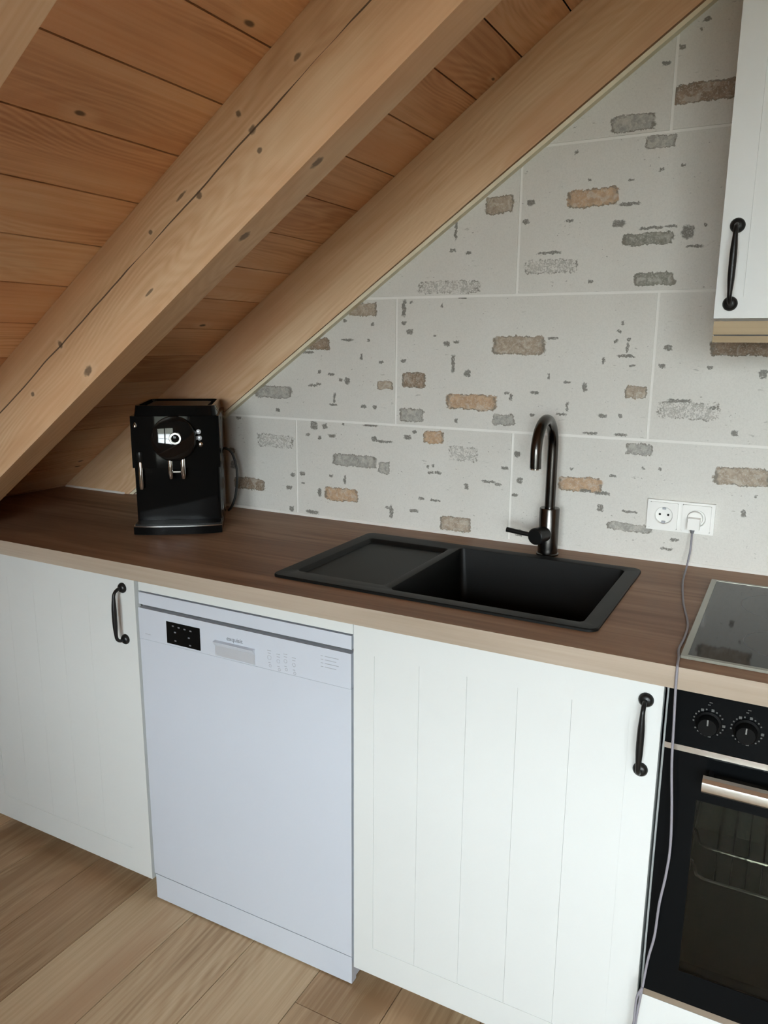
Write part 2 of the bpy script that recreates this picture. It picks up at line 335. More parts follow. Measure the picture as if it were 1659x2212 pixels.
MARKS = [(.54,1.716,.003,.0195),(.532,1.667,.0075,.003),(.576,1.659,.006,.003),(.734,1.767,.0085,.005),(.725,1.724,.006,.005),(.831,1.72,.0065,.0025),(.945,1.706,.0115,.006),(1.018,1.692,.0205,.002),(1.062,1.694,.0125,.0025),(1.098,1.679,.0105,.011),(1.115,1.648,.0145,.0018),(1.133,1.692,.002,.0035),(.871,1.806,.0025,.002),(.969,1.798,.005,.002),(.839,1.87,.0025,.004),(1.033,1.815,.005,.0018),(1.077,1.819,.0025,.0025),(.968,1.747,.0195,.003),(.784,1.649,.023,.0025),(.889,1.579,.004,.0035),(1.025,2.031,.008,.003),(1.056,2.058,.007,.004),(1.101,2.104,.006,.0035),(1.091,2.088,.002,.0025),
 (.394,1.525,.005,.017),(.415,1.54,.0035,.0025),(.413,1.464,.008,.0055),(.395,1.486,.0065,.0035),(.506,1.53,.0025,.0045),(.522,1.433,.008,.0045),(.548,1.438,.0065,.0025),(.541,1.381,.004,.018),(.583,1.357,.0075,.007),(.564,1.549,.009,.0018),(.394,1.387,.0065,.0035),(.488,1.454,.004,.002),(.8,1.355,.003,.0045),(.766,1.313,.009,.003),(.847,1.342,.008,.002),(.891,1.332,.0045,.008),(.851,1.282,.0025,.009),(.837,1.263,.0105,.002),(.763,1.258,.005,.0018),(.704,1.299,.003,.007),(.693,1.31,.005,.0018),(.554,1.232,.0045,.005),(.806,1.448,.0095,.0025),(.97,1.483,.0025,.004),(.964,1.464,.0045,.003),(.987,1.446,.004,.003),(.986,1.426,.0025,.0095),(.984,1.407,.016,.0025),(.931,1.395,.0035,.0065),(.958,1.441,.002,.0035),(1.0,1.384,.0055,.002),(1.077,1.427,.007,.005),(1.067,1.385,.006,.004),(1.171,1.384,.0045,.003),(1.111,1.307,.021,.003),(1.185,1.294,.006,.0025),(1.236,1.239,.0055,.006),(1.281,1.371,.0065,.007),(.937,1.264,.009,.0035),(.98,1.265,.0045,.0035),(.911,1.22,.0145,.002),(.984,1.221,.012,.002),
 (.263,1.396,.0035,.007),(.285,1.44,.003,.003),(.299,1.484,.003,.0035),(.21,1.494,.004,.003),(.124,1.352,.005,.004),(.163,1.345,.0095,.003),(.195,1.33,.0045,.003),(.217,1.328,.007,.008),(.1,1.312,.0125,.0025),(.174,1.28,.003,.0115),(.17,1.259,.0115,.002),(.271,1.258,.0075,.004),(.307,1.258,.0045,.0035),(.326,1.383,.006,.0025),(.085,1.406,.016,.0025),(.218,1.442,.0155,.002),(.12,1.317,.0065,.002),(-.026,1.235,.007,.004),
 (.331,1.163,.0255,.0025),(.305,1.17,.0075,.004),(.41,1.18,.0085,.005),(.431,1.196,.0055,.0035),(.293,1.206,.019,.002),(.103,1.196,.0095,.0095),(.139,1.195,.0065,.006),(.081,1.167,.007,.0035),(.122,1.161,.005,.004),(.165,1.169,.01,.004),(.202,1.205,.0035,.0025),(.208,1.043,.0035,.01),(.161,1.05,.0065,.0035),(.059,1.048,.0075,.0045),(.024,1.042,.0075,.0045),(.009,1.001,.0085,.005),(.12,.997,.005,.0095),(.094,.934,.018,.004),(.062,1.02,.004,.0025),(.018,.936,.007,.006),(.362,.963,.0045,.015),(.351,.974,.0075,.002),(.435,.974,.0115,.0035),(.483,1.087,.007,.0025),(.504,1.088,.0085,.003),(.489,1.107,.0035,.0035),(.457,1.012,.0055,.0035),(.498,1.01,.0125,.002),(.589,1.058,.005,.0065),(.652,1.076,.016,.002),(.678,1.071,.008,.0025),(.696,1.116,.0075,.003),(.475,1.102,.0025,.0025),
 (.737,1.087,.007,.0055),(.724,1.047,.0075,.0035),(.728,1.155,.0065,.006),(.871,1.128,.003,.0025),(.974,1.119,.0065,.0025),(.948,1.036,.0065,.007),(1.019,1.034,.016,.0018),(1.081,1.145,.002,.003),(1.043,1.144,.0025,.0025),(.95,1.073,.0155,.003),(.909,1.075,.0115,.003),(1.126,.978,.0075,.0035),(1.27,1.058,.004,.0065),(1.292,1.099,.002,.0025),(1.111,.952,.0115,.0025),(.741,.948,.009,.0065),(-.208,1.1,.011,.007),(-.176,1.207,.0075,.0055),(-.201,1.055,.009,.01)]
KCOL = {'o': ((0.38, 0.25, 0.155), (0.50, 0.345, 0.22)), 'b': ((0.28, 0.22, 0.165), (0.42, 0.345, 0.265)), 'r': ((0.20, 0.145, 0.10), (0.32, 0.235, 0.17)),
        'g': ((0.27, 0.26, 0.235), (0.40, 0.385, 0.35)), 'k': ((0.17, 0.165, 0.135), (0.27, 0.26, 0.22)), 's': ((0.24, 0.23, 0.21), (0.36, 0.34, 0.31))}
def tile_mat(x0, x1, z0, z1):
    g = G('whitewashed_brick_print'); co = g.coord()
    n1 = g.n('ShaderNodeTexNoise'); g.set(n1.inputs['Vector'], co); n1.inputs['Scale'].default_value = 95; n1.inputs['Detail'].default_value = 3
    n2 = g.n('ShaderNodeTexNoise'); g.set(n2.inputs['Vector'], co); n2.inputs['Scale'].default_value = 28; n2.inputs['Detail'].default_value = 1
    dv = g.vec('MULTIPLY', g.vec('SUBTRACT', n1.outputs['Color'], (0.5, 0.5, 0.5)), (0.012, 0, 0.010))
    dv2 = g.vec('MULTIPLY', g.vec('SUBTRACT', n2.outputs['Color'], (0.5, 0.5, 0.5)), (0.009, 0, 0.008))
    n3 = g.n('ShaderNodeTexNoise'); g.set(n3.inputs['Vector'], co); n3.inputs['Scale'].default_value = 210; n3.inputs['Detail'].default_value = 2
    dv3 = g.vec('MULTIPLY', g.vec('SUBTRACT', n3.outputs['Color'], (0.5, 0.5, 0.5)), (0.011, 0, 0.009))
    P = g.vec('ADD', co, g.vec('ADD', g.vec('ADD', dv, dv3), dv2)); Ps = g.vec('ADD', co, g.vec('ADD', g.vec('MULTIPLY', dv, (0.8, 0, 0.6)), dv3))
    fine = g.noise(co, 330, 3, 0.6); mott = g.noise(co, 70, 3, 0.6, 0.5); slow = g.noise(co, 6, 2)
    col = g.mix(slow, (0.60, 0.575, 0.525), (0.655, 0.64, 0.60))
    col = g.mix(g.math('MULTIPLY', g.mrange(fine, 0.35, 0.75), 0.30), col, (0.47, 0.455, 0.42))
    # faint random hairs and specks of bare brick
    hs = g.vec('MULTIPLY', co, (38, 0, 130)); h = g.noise(hs, 1.0, 3, 0.6, 0.4); zone = g.mrange(g.noise(co, 13, 1), 0.5, 0.66)
    col = g.mix(g.math('MULTIPLY', g.math('MULTIPLY', g.mrange(h, 0.64, 0.70), zone), 0.5), col, (0.26, 0.245, 0.22))
    sp = g.noise(g.vec('MULTIPLY', co, (110, 0, 190)), 1.0, 2, 0.5, 0.3); zone2 = g.mrange(g.noise(g.vec('MULTIPLY', co, (9, 0, 16)), 1.0, 1), 0.47, 0.62)
    col = g.mix(g.math('MULTIPLY', g.math('MULTIPLY', g.mrange(sp, 0.66, 0.73), zone2), 0.7), col, (0.22, 0.205, 0.18))
    def field(lst, pos, sq=True):
        dm = None
        for (px, pz, hw, hh) in lst:
            q = g.vec('MULTIPLY', g.vec('SUBTRACT', pos, (px, 0, pz)), (1 / hw, 0, 1 / hh)); q = g.vec('MULTIPLY', q, q); q = g.vec('MULTIPLY', q, q)
            if sq: q = g.vec('MULTIPLY', q, q)
            d = g.vec('DOT_PRODUCT', q, (1, 0, 1)); dm = d if dm is None else g.math('MINIMUM', dm, d)
        return dm
    inside = lambda p: x0 - 0.03 < p[0] < x1 + 0.03 and z0 - 0.004 < p[1] < z1 + 0.004
    for kind, (c0, c1) in KCOL.items():
        lst = [p[:4] for p in PATCH if p[4] == kind and inside(p)]
        if not lst: continue
        d = field(lst, P); mask = g.mrange(d, 1.15, 0.65)
        body = g.mix(g.mrange(mott, 0.3, 0.7), c0, c1)
        body = g.mix(g.math('MULTIPLY', g.mrange(fine, 0.52, 0.66), 0.45), body, (0.56, 0.53, 0.47))
        body = g.mix(g.math('MULTIPLY', g.mrange(g.noise(co, 42, 2, 0.5, 0.8), 0.52, 0.64), 0.4), body, (0.52, 0.48, 0.42))
        rim = g.math('MULTIPLY', g.math('MULTIPLY', g.mrange(d, 0.06, 0.5), g.mrange(mott, 0.40, 0.52)), 0.8)
        body = g.mix(rim, body, (0.15, 0.135, 0.11))
        if kind == 's': mask = g.math('MULTIPLY', mask, g.mrange(g.math('ADD', g.math('MULTIPLY', fine, 0.6), g.math('MULTIPLY', mott, 0.4)), 0.44, 0.58))
        col = g.mix(mask, col, body)
    lst = [p for p in MARKS if inside(p)]
    if lst:
        d = field([(a, b, max(c * 1.25, .0032), max(e * 1.3, .0030)) for a, b, c, e in lst], Ps, False)
        mk = g.math('MULTIPLY', g.mrange(d, 1.6, 0.3), g.mrange(fine, 0.28, 0.5, 0.35, 0.92))
        col = g.mix(mk, col, (0.155, 0.145, 0.125))
    g.bsdf(col, 0.55, 0, 0.35, fine, 0.12, 0.0006)
    return g.m

# ------------------------------------------------------------------ setting: tiled wall
wb_m = bmesh.new()
WS, WBL = 0.6950, 1.3700       # cut line of the tiled wall under the wall rafter: z = WS*x + WBL
xs = lambda z: (z - WBL) / WS
prism(wb_m, [(-1.12, 0.0), (5.2, 0.0), (5.2, 3.3), (xs(3.3), 3.3), (xs(0.60), 0.60), (-1.12, 0.60)], YW + 0.0025, YW + 0.12, lambda p, t: (p[0], t, p[1]))
wall_back = struct(fin('wall_back', wb_m, GROUT), 'whitewashed brick-look tiled wall under the sloping roof')
GR = 0.0032
rows = [(0.905, 1.21125, 0.0395), (1.21125, 1.55267, 0.37274), (1.55267, 1.89171, 0.0335), (1.89171, 2.232, 0.3705), (2.232, 2.57, 0.0335)]
def clip_slope(poly):
    out = []; f = lambda p: WS * p[0] + WBL - 0.001 - p[1]
    for i in range(len(poly)):
        a, b = poly[i], poly[(i + 1) % len(poly)]; fa, fb = f(a), f(b)
        if fa >= 0: out.append(a)
        if (fa >= 0) != (fb >= 0):
            t = fa / (fa - fb); out.append((a[0] + t * (b[0] - a[0]), a[1] + t * (b[1] - a[1])))
    return out
for z0, z1, xoff in rows:
    k0 = -2
    for k in range(k0, 5):
        xa, xb = xoff + k * 0.6745, xoff + (k + 1) * 0.6745
        if xa > 2.05: continue
        poly = clip_slope([(xa + GR, z0 + GR), (min(xb, 2.1) - GR, z0 + GR), (min(xb, 2.1) - GR, z1 - GR), (xa + GR, z1 - GR)])
        if len(poly) < 3: continue
        if max(p[0] for p in poly) - min(p[0] for p in poly) < 0.03: continue
        bm = bmesh.new(); prism(bm, poly, YW, YW + 0.0085, lambda p, t: (p[0], t, p[1]))
        fin('tile', bm, tile_mat(xa, xb, z0, z1), wall_back, 40, 0.0008, 1)
# sealing strip along the rafter, silicone bead along the worktop
bm = bmesh.new()
d0 = 0.0
prism(bm, [(xs(0.9215), 0.9215), (xs(0.9215) + 0.012 / S, 0.9215), (2.0 + 0.012 / S, WS * 2.0 + WBL), (2.0, WS * 2.0 + WBL)], YW - 0.0195, YW + 0.002, lambda p, t: (p[0], t, p[1]))
struct(fin('trim_1', bm, CREAM, None, 40, 0.003, 2), 'cream sealing strip between the tiles and the rafter')
bm = bmesh.new()
prism(bm, [(YW - 0.0002, ZT + 0.0002), (YW - 0.007, ZT + 0.0002), (YW - 0.0045, ZT + 0.0045), (YW - 0.0002, ZT + 0.007)], -0.70, 2.0, lambda p, t: (t, p[0], p[1]))
struct(fin('trim_2', bm, SILIC, None, 40), 'white silicone joint along the back of the worktop')
bm = bmesh.new()
prism(bm, [(0.6055, ZT + 0.0002), (0.599, ZT + 0.0002), (0.601, ZT + 0.004), (0.6055, ZT + 0.006)], -0.955, -0.665, lambda p, t: (t, p[0], p[1]))
struct(fin('trim_3', bm, SILIC, None, 40), 'white silicone joint under the foot of the wall rafter')

# ------------------------------------------------------------------ setting: floor of oak planks
fl = struct(B('floor', -1.2, 5.2, Y_FRONT, YW + 0.1, -0.06, -0.012, DARKV), 'oak plank floor')
PW = 0.1912
for k in range(-6, 28):
    xa = -0.064 + k * PW; xb = xa + PW
    if xa > 5.1: break
    if k == 3: ys = [Y_FRONT, -2.2, -0.098, YW]
    else:
        j = -0.75 - 1.2 * random.random(); ys = [Y_FRONT, j, YW] if k % 2 else [Y_FRONT, j - 0.5, j + 0.05 if j + 0.05 < -0.6 else -0.7, YW]
    for ya, yb in zip(ys, ys[1:]):
        L, W_ = yb - ya - 0.0018, PW - 0.0022
        bm = bmesh.new(); box(bm, -L / 2, L / 2, -W_ / 2, W_ / 2, -0.012, 0)
        o = fin('plank', bm, OAKF, fl, None, 0.0010, 1)
        o.matrix_local = Matrix.Translation(((xa + xb) / 2, (ya + yb) / 2, 0)) @ Matrix.Rotation(math.pi / 2, 4, 'Z')

# ------------------------------------------------------------------ setting: roof, boards and rafters
RO = Matrix.Translation((0, 0, BC)) @ Matrix.Rotation(-TH, 4, 'Y')     # roof frame: u up the slope, w along its normal (down negative)
U1 = XRIDGE * NN
bm = bmesh.new(); box(bm, -1.40, U1, Y_FRONT, YW + 0.12, 0.0215, 0.10)
ceil = struct(fin('ceiling', bm, DARKV), 'sloping pine-board ceiling'); ceil.matrix_world = RO
PB = 0.1345
for k in range(-11, 21):
    ua = 0.050 + k * PB; ub = min(ua + PB, U1 + 0.02)
    L, W_ = (YW + 0.10) - Y_FRONT, ub - ua - 0.0034
    if W_ < 0.03: continue
    bm = bmesh.new(); box(bm, -L / 2, L / 2, -W_ / 2, W_ / 2, 0, 0.02)
    o = fin('board', bm, PINE, ceil, None, 0.0022, 1)
    o.matrix_local = Matrix.Translation(((ua + ub) / 2, (Y_FRONT + YW + 0.10) / 2, 0)) @ Matrix.Rotation(math.pi / 2, 4, 'Z')
def rafter(y0, y1, depth, mat, label, zcut, ux=U1):
    # outline in roof coordinates (u, w); foot cut level at zcut
    du = lambda w_: (zcut - BC - w_ / NN) * NN / S       # u where the point at offset w_ has height zcut:  z = BC + (u*S + w)/NN
    t0 = (zcut - BC) * NN / S; t1 = ((zcut - BC) * NN + depth) / S
    bm = bmesh.new(); prism(bm, [(t0, -0.0005), (t1, -depth), (ux, -depth), (ux, -0.0005)], y0, y1, lambda p, t: (p[0], t, p[1]))
    o = fin('rafter', bm, mat, None, 40, 0.004, 2); o.matrix_world = RO
    return tag(o, label, 'beam', 'roof rafters')
rafter(0.606, 0.74, 0.182, RAFT, 'pale wooden rafter running up along the tiled wall', ZT + 0.001)
rafter(-0.076, 0.004, 0.198, RAFT2, 'wide cracked wooden rafter in the middle of the ceiling, above the coffee machine', ZT + 0.001)
rafter(-0.724, -0.644, 0.198, RAFT, 'wooden rafter in the upper left corner of the photo', 0.02)
# right-hand roof slope, knee walls and the gable wall with the windows (behind the photographer)
zr = S * XRIDGE + BC
bm = bmesh.new(); prism(bm, [(XRIDGE, zr), (5.2, zr - S * (5.2 - XRIDGE)), (5.2, zr - S * (5.2 - XRIDGE) + 0.12), (XRIDGE, zr + 0.12)], Y_FRONT, YW + 0.12, lambda p, t: (p[0], t, p[1]))
struct(fin('ceiling_right', bm, PINE), 'pine-clad opposite roof slope')
struct(B('wall_left', -1.20, -1.10, Y_FRONT, YW + 0.12, 0, 0.829, PLASTER), 'low white knee wall')
struct(B('wall_right', 5.2, 5.3, Y_FRONT, YW + 0.12, 0, 1.2, GABLE), 'beige knee wall opposite')
bm = bmesh.new(); yy0, yy1 = Y_FRONT - 0.25, Y_FRONT
xcur = -1.2
for (x0, x1, z0, z1) in WIN:
    box(bm, xcur, x0, yy0, yy1, 0, 3.3); box(bm, x0, x1, yy0, yy1, 0, z0); box(bm, x0, x1, yy0, yy1, z1, 3.3); xcur = x1
box(bm, xcur, 5.3, yy0, yy1, 0, 3.3)
struct(fin('wall_front', bm, GABLE), 'beige gable wall with windows')
for i, (x0, x1, z0, z1) in enumerate(WIN):
    bm = bmesh.new(); y0, y1 = Y_FRONT - 0.14, Y_FRONT - 0.07; t = 0.06
    cols = 2 if i == 0 else 1
    for a, b, c, d in ((x0, x1, z0, z0 + t), (x0, x1, z1 - t, z1)): box(bm, a, b, y0, y1, c, d)
    for a in [x0, x1 - t] + ([(x0 + x1) / 2 - t] if cols == 2 else []): box(bm, a, a + (t if a in (x0, x1 - t) else 2 * t), y0, y1, z0 + t, z1 - t)
    for q in range(1, 3):
        zz = z0 + (z1 - z0) * q / 3; box(bm, x0 + t, x1 - t, y0 + 0.02, y1 - 0.02, zz - 0.014, zz + 0.014)
    wn = struct(fin('window_%d' % (i + 1), bm, WHITE), 'white framed window behind the photographer')
    n = 2 if cols == 2 else 1
    for q in range(n):
        a = x0 + t + (x1 - x0 - t) / n * q; b = a + (x1 - x0 - t) / n - t
        bm = bmesh.new(); box(bm, a, b, Y_FRONT - 0.107, Y_FRONT - 0.103, z0 + t, z1 - t); fin('pane', bm, PANE, wn)

# ------------------------------------------------------------------ cabinets
def handle(parent, x, z0, z1, yf):
    bm = bmesh.new()
    for z in (z0, z1): lathe(bm, (x, yf - 0.0002, z), (0, -1, 0), [(0.0128, 0), (0.0128, 0.003), (0.0105, 0.0065), (0.0075, 0.009), (0, 0.0095)], 20)
    p = 0.030; zc = (z0 + z1) / 2; h = (z1 - z0) / 2
    pts = spline([(x, yf - 0.006, z0), (x, yf - 0.018, z0 + 0.001), (x, yf - 0.027, z0 + 0.008), (x, yf - p, z0 + 0.022), (x, yf - p - 0.001, zc), (x, yf - p, z1 - 0.022), (x, yf - 0.027, z1 - 0.008), (x, yf - 0.018, z1 - 0.001), (x, yf - 0.006, z1)], 6)
    rr = [0.0040 + 0.0022 * math.exp(-((q.z - zc) / (0.6 * h)) ** 4) for q in pts]
    tube(bm, pts, rr, 12)
    return fin('handle', bm, IRON, parent, 40)
def door(parent, x0, x1, z0, z1, yf, st_l, st_r, rail_b, rail_t, n):
    bm = bmesh.new(); th = 0.019
    box(bm, x0, x0 + st_l, yf, yf + th, z0, z1); box(bm, x1 - st_r, x1, yf, yf + th, z0, z1)
    box(bm, x0 + st_l, x1 - st_r, yf, yf + th, z0, z0 + rail_b); box(bm, x0 + st_l, x1 - st_r, yf, yf + th, z1 - rail_t, z1)
    d = fin('door', bm, WHITE, parent)
    a, b = x0 + st_l, x1 - st_r; w_ = (b - a) / n
    bm = bmesh.new(); box(bm, 0.0002, w_ - 0.0002, 0.0010, th - 0.002, 0, z1 - rail_t - z0 - rail_b)
    first = None
    for i in range(n):
        if first is None: o = first = fin('board', bm, WHITE, d, None, 0.0008, 1)
        else: o = first.copy(); C.objects.link(o)
        o.location = (a + i * w_, yf, z0 + rail_b)
    return d
def carcass(parent, x0, x1, y0, y1, z0, z1, plinth=True):
    bm = bmesh.new(); t = 0.016
    box(bm, x0, x0 + t, y0, y1, z0, z1); box(bm, x1 - t, x1, y0, y1, z0, z1); box(bm, x0 + t, x1 - t, y0, y1, z0, z0 + t)
    box(bm, x0 + t, x1 - t, y1 - 0.008, y1, z0 + t, z1); 
    fin('carcass', bm, WHITE, parent)
    if plinth: B('plinth', x0, x1, y0 + 0.075, y0 + 0.090, 0.001, z0, WHITE, parent)
DT = ZB - 0.004
cl = thing('base_cabinet', 'white panelled base cabinet under the roof slope, left of the dishwasher', 'cabinet', (-0.325, 0.30, 0), group='white base cabinets')
carcass(cl, -0.640, -0.016, 0.021, 0.600, ZD + 0.008, ZB - 0.001)
dl = door(cl, -0.637, -0.008, ZD, DT, 0.0, 0.052, 0.061, 0.070, 0.066, 5)
handle(dl, -0.0465, 0.715, 0.847, 0.0)
B('filler_panel', -1.02, -0.641, 0.0, 0.018, ZD, DT, WHITE, cl)
cr_ = thing('base_cabinet', 'white panelled base cabinet below the black sink', 'cabinet', (0.905, 0.30, 0), group='white base cabinets')
carcass(cr_, 0.6045, 1.206, 0.021, 0.600, ZD + 0.008, ZB - 0.20)
dr = door(cr_, 0.6035, 1.2075, ZD, DT, 0.0, 0.048, 0.052, 0.068, 0.066, 5)
handle(dr, 1.1805, 0.711, 0.841, 0.0)

# ------------------------------------------------------------------ dishwasher
dw = thing('dishwasher', 'white freestanding dishwasher with a small black display', 'dishwasher', (0.30, 0.30, 0))
B('body', 0.004, 0.596, 0.022, 0.585, 0.010, 0.806, WHITED, dw)
B('plinth', 0.004, 0.597, 0.002, 0.0215, 0.004, 0.0735, WHITED, dw, 0.004, 3)
B('top_plate', 0.004, 0.598, 0.001, 0.585, 0.8145, 0.8445, WHITED, dw, 0.002, 2)
B('shadow_gap', 0.006, 0.596, 0.012, 0.04, 0.8062, 0.8143, GAP, dw)
B('door', 0.002, 0.598, 0.0, 0.0212, 0.0775, 0.7265, WHITED, dw, 0.002, 2)
pn = B('control_panel', 0.002, 0.598, -0.001, 0.0212, 0.7275, 0.8060, WHITED, dw, 0.002, 2)
dp = B('display', 0.0915, 0.194, -0.0018, 0.0, 0.7325, 0.7870, BLACKG, pn, 0.0006, 1)
bm = bmesh.new()
for (a, b) in ((0.112, .778), (.130, .777), (.148, .776), (.166, .775), (.118, .763), (.160, .757), (.118, .742), (.163, .739)): box(bm, a - 0.003, a + 0.003, -0.00195, -0.0017, b - 0.0016, b + 0.0016)
fin('display_icons', bm, GREYD, pn)['kind'] = 'stuff'
bm = bmesh.new()   # recessed grip: sloping back in a shallow frame
pts = [(-0.0016, 0.7275 + 0.004), (-0.0016, 0.768), (-0.0030, 0.767), (-0.0018, 0.7315)]
x0, x1 = 0.238, 0.351
box(bm, x0, x1, -0.0022, -0.0008, 0.731, 0.768)
fin('grip_plate', bm, SILV, pn)
bm = bmesh.new(); prism(bm, [(-0.0022, 0.768), (-0.0105, 0.7665), (-0.0100, 0.764), (-0.0022, 0.755)], x0, x1, lambda p, t: (t, p[0], p[1])); fin('grip_lip', bm, WHITED, pn, 40, 0.0008, 1)
text_mesh('brand_lettering', 'exquisit', 0.0145, GREYD, pn, (0.2945, -0.0012, 0.7735), Matrix.Rotation(math.pi / 2, 4, 'X'))
bm = bmesh.new(); yv = -0.0011
def dash(x, z, w_, h=0.0012): box(bm, x, x + w_, yv - 0.0002, yv + 0.0004, z - h / 2, z + h / 2)
def ring(x, z, r, n=10):
    for i in range(n):
        a = 2 * math.pi * i / n
        dash(x + r * math.cos(a) - 0.0008, z + r * math.sin(a), 0.0016)
for i, x in enumerate((0.390, 0.414, 0.433, 0.455)):
    z = 0.772 - 0.004 * (i % 2)
    dash(x - 0.005, z, 0.010); dash(x - 0.004, z - 0.006, 0.008); ring(x, z - 0.016, 0.004 if i else 0.005)
    dash(x - 0.003, z - 0.028, 0.006); ring(x + 0.002, z - 0.035, 0.003, 8)
for j in range(4):
    z = 0.788 - j * 0.008; dash(0.524, z, 0.006); dash(0.534, z, 0.034 - 0.006 * (j % 2), 0.0014)
for x in (0.021, 0.031): dash(x, 0.742, 0.008)
fin('program_symbols', bm, GREYL, pn)['kind'] = 'stuff'
tag(B('filler_strip', 0.002, 0.600, 0.004, 0.022, 0.8475, ZB - 0.0015, WHITE), 'narrow white filler strip between the dishwasher and the worktop', 'panel')

# ------------------------------------------------------------------ worktop
wt = thing('worktop', 'brown oak-look kitchen worktop with its front edge coloured paler for the light on it', 'worktop', (0.5, 0.30, ZB))
bm = bmesh.new(); WX0, WX1 = -0.967, 2.05
o1 = loop(bm, [(WX0, YF + 0.0012), (WX1, YF + 0.0012), (WX1, YW - 0.001), (WX0, YW - 0.001)], ZT); o0 = loop(bm, [(WX0 - 0.052, YF + 0.0012), (WX1, YF + 0.0012), (WX1, YW - 0.001), (WX0 - 0.052, YW - 0.001)], ZB)
hp = rrect(0.374, 1.060, 0.080, 0.494, 0.02)
h1 = loop(bm, hp, ZT); h0 = loop(bm, hp, ZB)
skin(bm, o0, o1); skin(bm, h1, h0); fill(bm, [o1, h1], 1); fill(bm, [o0, h0], -1)
fin('top_board', bm, TOPW, wt)
B('front_edge', WX0, WX1, YF, YF + 0.0011, ZB, ZT, EDGEW, wt)

# ------------------------------------------------------------------ sink
sk = thing('sink', 'black granite inset sink with drainer', 'sink', (0.716, 0.287, ZT))
bm = bmesh.new(); SX0, SX1, SY0, SY1 = 0.354, 1.077, 0.060, 0.515; zt = ZT + 0.0065
A = loop(bm, rrect(SX0, SX1, SY0, SY1, .020), ZT + 0.0004); A2 = loop(bm, rrect(SX0, SX1, SY0, SY1, .020), zt - 0.002); A3 = loop(bm, rrect(SX0 + .002, SX1 - .002, SY0 + .002, SY1 - .002, .018), zt)
skin(bm, A, A2); skin(bm, A2, A3)
dr_ = (0.386, 0.618, 0.108, 0.460); bw = (0.634, 1.047, 0.090, 0.487)
def rr(b, o, r): return rrect(b[0] + o, b[1] - o, b[2] + o, b[3] - o, r)
D = [loop(bm, rr(dr_, 0, .012), zt), loop(bm, rr(dr_, .003, .010), zt - .001), loop(bm, rr(dr_, .010, .006), zt - .010)]
for a, b in zip(D, D[1:]): skin(bm, a, b)
bm.faces.new(D[-1])
W = [loop(bm, rr(bw, 0, .014), zt), loop(bm, rr(bw, .0025, .0125), zt - .001), loop(bm, rr(bw, .004, .012), zt - .006), loop(bm, rr(bw, .010, .022), zt - .165), loop(bm, rr(bw, .016, .022), zt - .182), loop(bm, rr(bw, .035, .02), zt - .190)]
for a, b in zip(W, W[1:]): skin(bm, a, b)
bm.faces.new(W[-1])
fill(bm, [A3, D[0], W[0]], 1)
sb = fin('basin', bm, GRAN, sk, 35)
bm = bmesh.new(); lathe(bm, (0.6405, 0.165, 0.873), (1, 0, 0), [(0.0135, 0), (0.0135, 0.002), (0.0115, 0.0035), (0.009, 0.002), (0, 0.002)], 24); fin('overflow', bm, CHROME, sk, 40)
bm = bmesh.new(); lathe(bm, (0.84, 0.29, zt - 0.1898), (0, 0, 1), [(0.045, 0), (0.044, 0.002), (0.036, 0.003), (0.034, 0.0015), (0.012, 0.0015), (0.010, 0.004), (0, 0.0045)], 32); fin('strainer', bm, CHROME, sk, 40)

# ------------------------------------------------------------------ tap
fx, fy = 0.841, 0.552
tp = thing('kitchen_tap', 'dark gunmetal swan-neck kitchen tap behind the sink', 'tap', (fx, fy, ZT))
bm = bmesh.new(); lathe(bm, (fx, fy, ZT + 0.0003), (0, 0, 1), [(0.0275, 0), (0.0275, 0.004), (0.0245, 0.006), (0.0245, 0.117), (0.0235, 0.119), (0.0145, 0.1195)], 32); fin('tap_body', bm, GUN, tp, 35)
bm = bmesh.new(); R_ = 0.075; zb_, za = ZT + 0.119, 1.186
pts = [(fx, fy, zb_ + (za - zb_) * i / 8) for i in range(9)] + [(fx + 0.004 * (i / 20), fy - R_ + R_ * math.cos(math.pi * i / 20), za + R_ * math.sin(math.pi * i / 20)) for i in range(1, 21)] + [(fx + 0.0045, fy - 2 * R_, za - 0.028)]
tube(bm, pts, 0.0128, 20); fin('spout', bm, GUN, tp, 40)
bm = bmesh.new(); lathe(bm, (fx + 0.0045, fy - 2 * R_, za - 0.0282), (0, 0, -1), [(0.0128, 0), (0.0128, 0.003), (0.0105, 0.003), (0.010, 0.001), (0, 0.001)], 20); fin('aerator', bm, CHROME, tp, 40)
ax = Vector((-0.27, -0.963, 0)); p0 = Vector((fx, fy, 0.976)) + ax * 0.020
bm = bmesh.new(); lathe(bm, p0, ax, [(0.0195, 0), (0.0195, 0.026), (0.0205, 0.027), (0.0205, 0.040), (0.018, 0.0425), (0, 0.0425)], 28); lv = fin('lever_hub', bm, BLACKM, tp, 35)
q0 = p0 + ax * 0.033; bm = bmesh.new(); cyl(bm, q0, q0 + Vector((-0.078, 0.004, 0.007)), 0.0052, 0.0062, 14); fin('lever', bm, BLACKM, tp, 40)

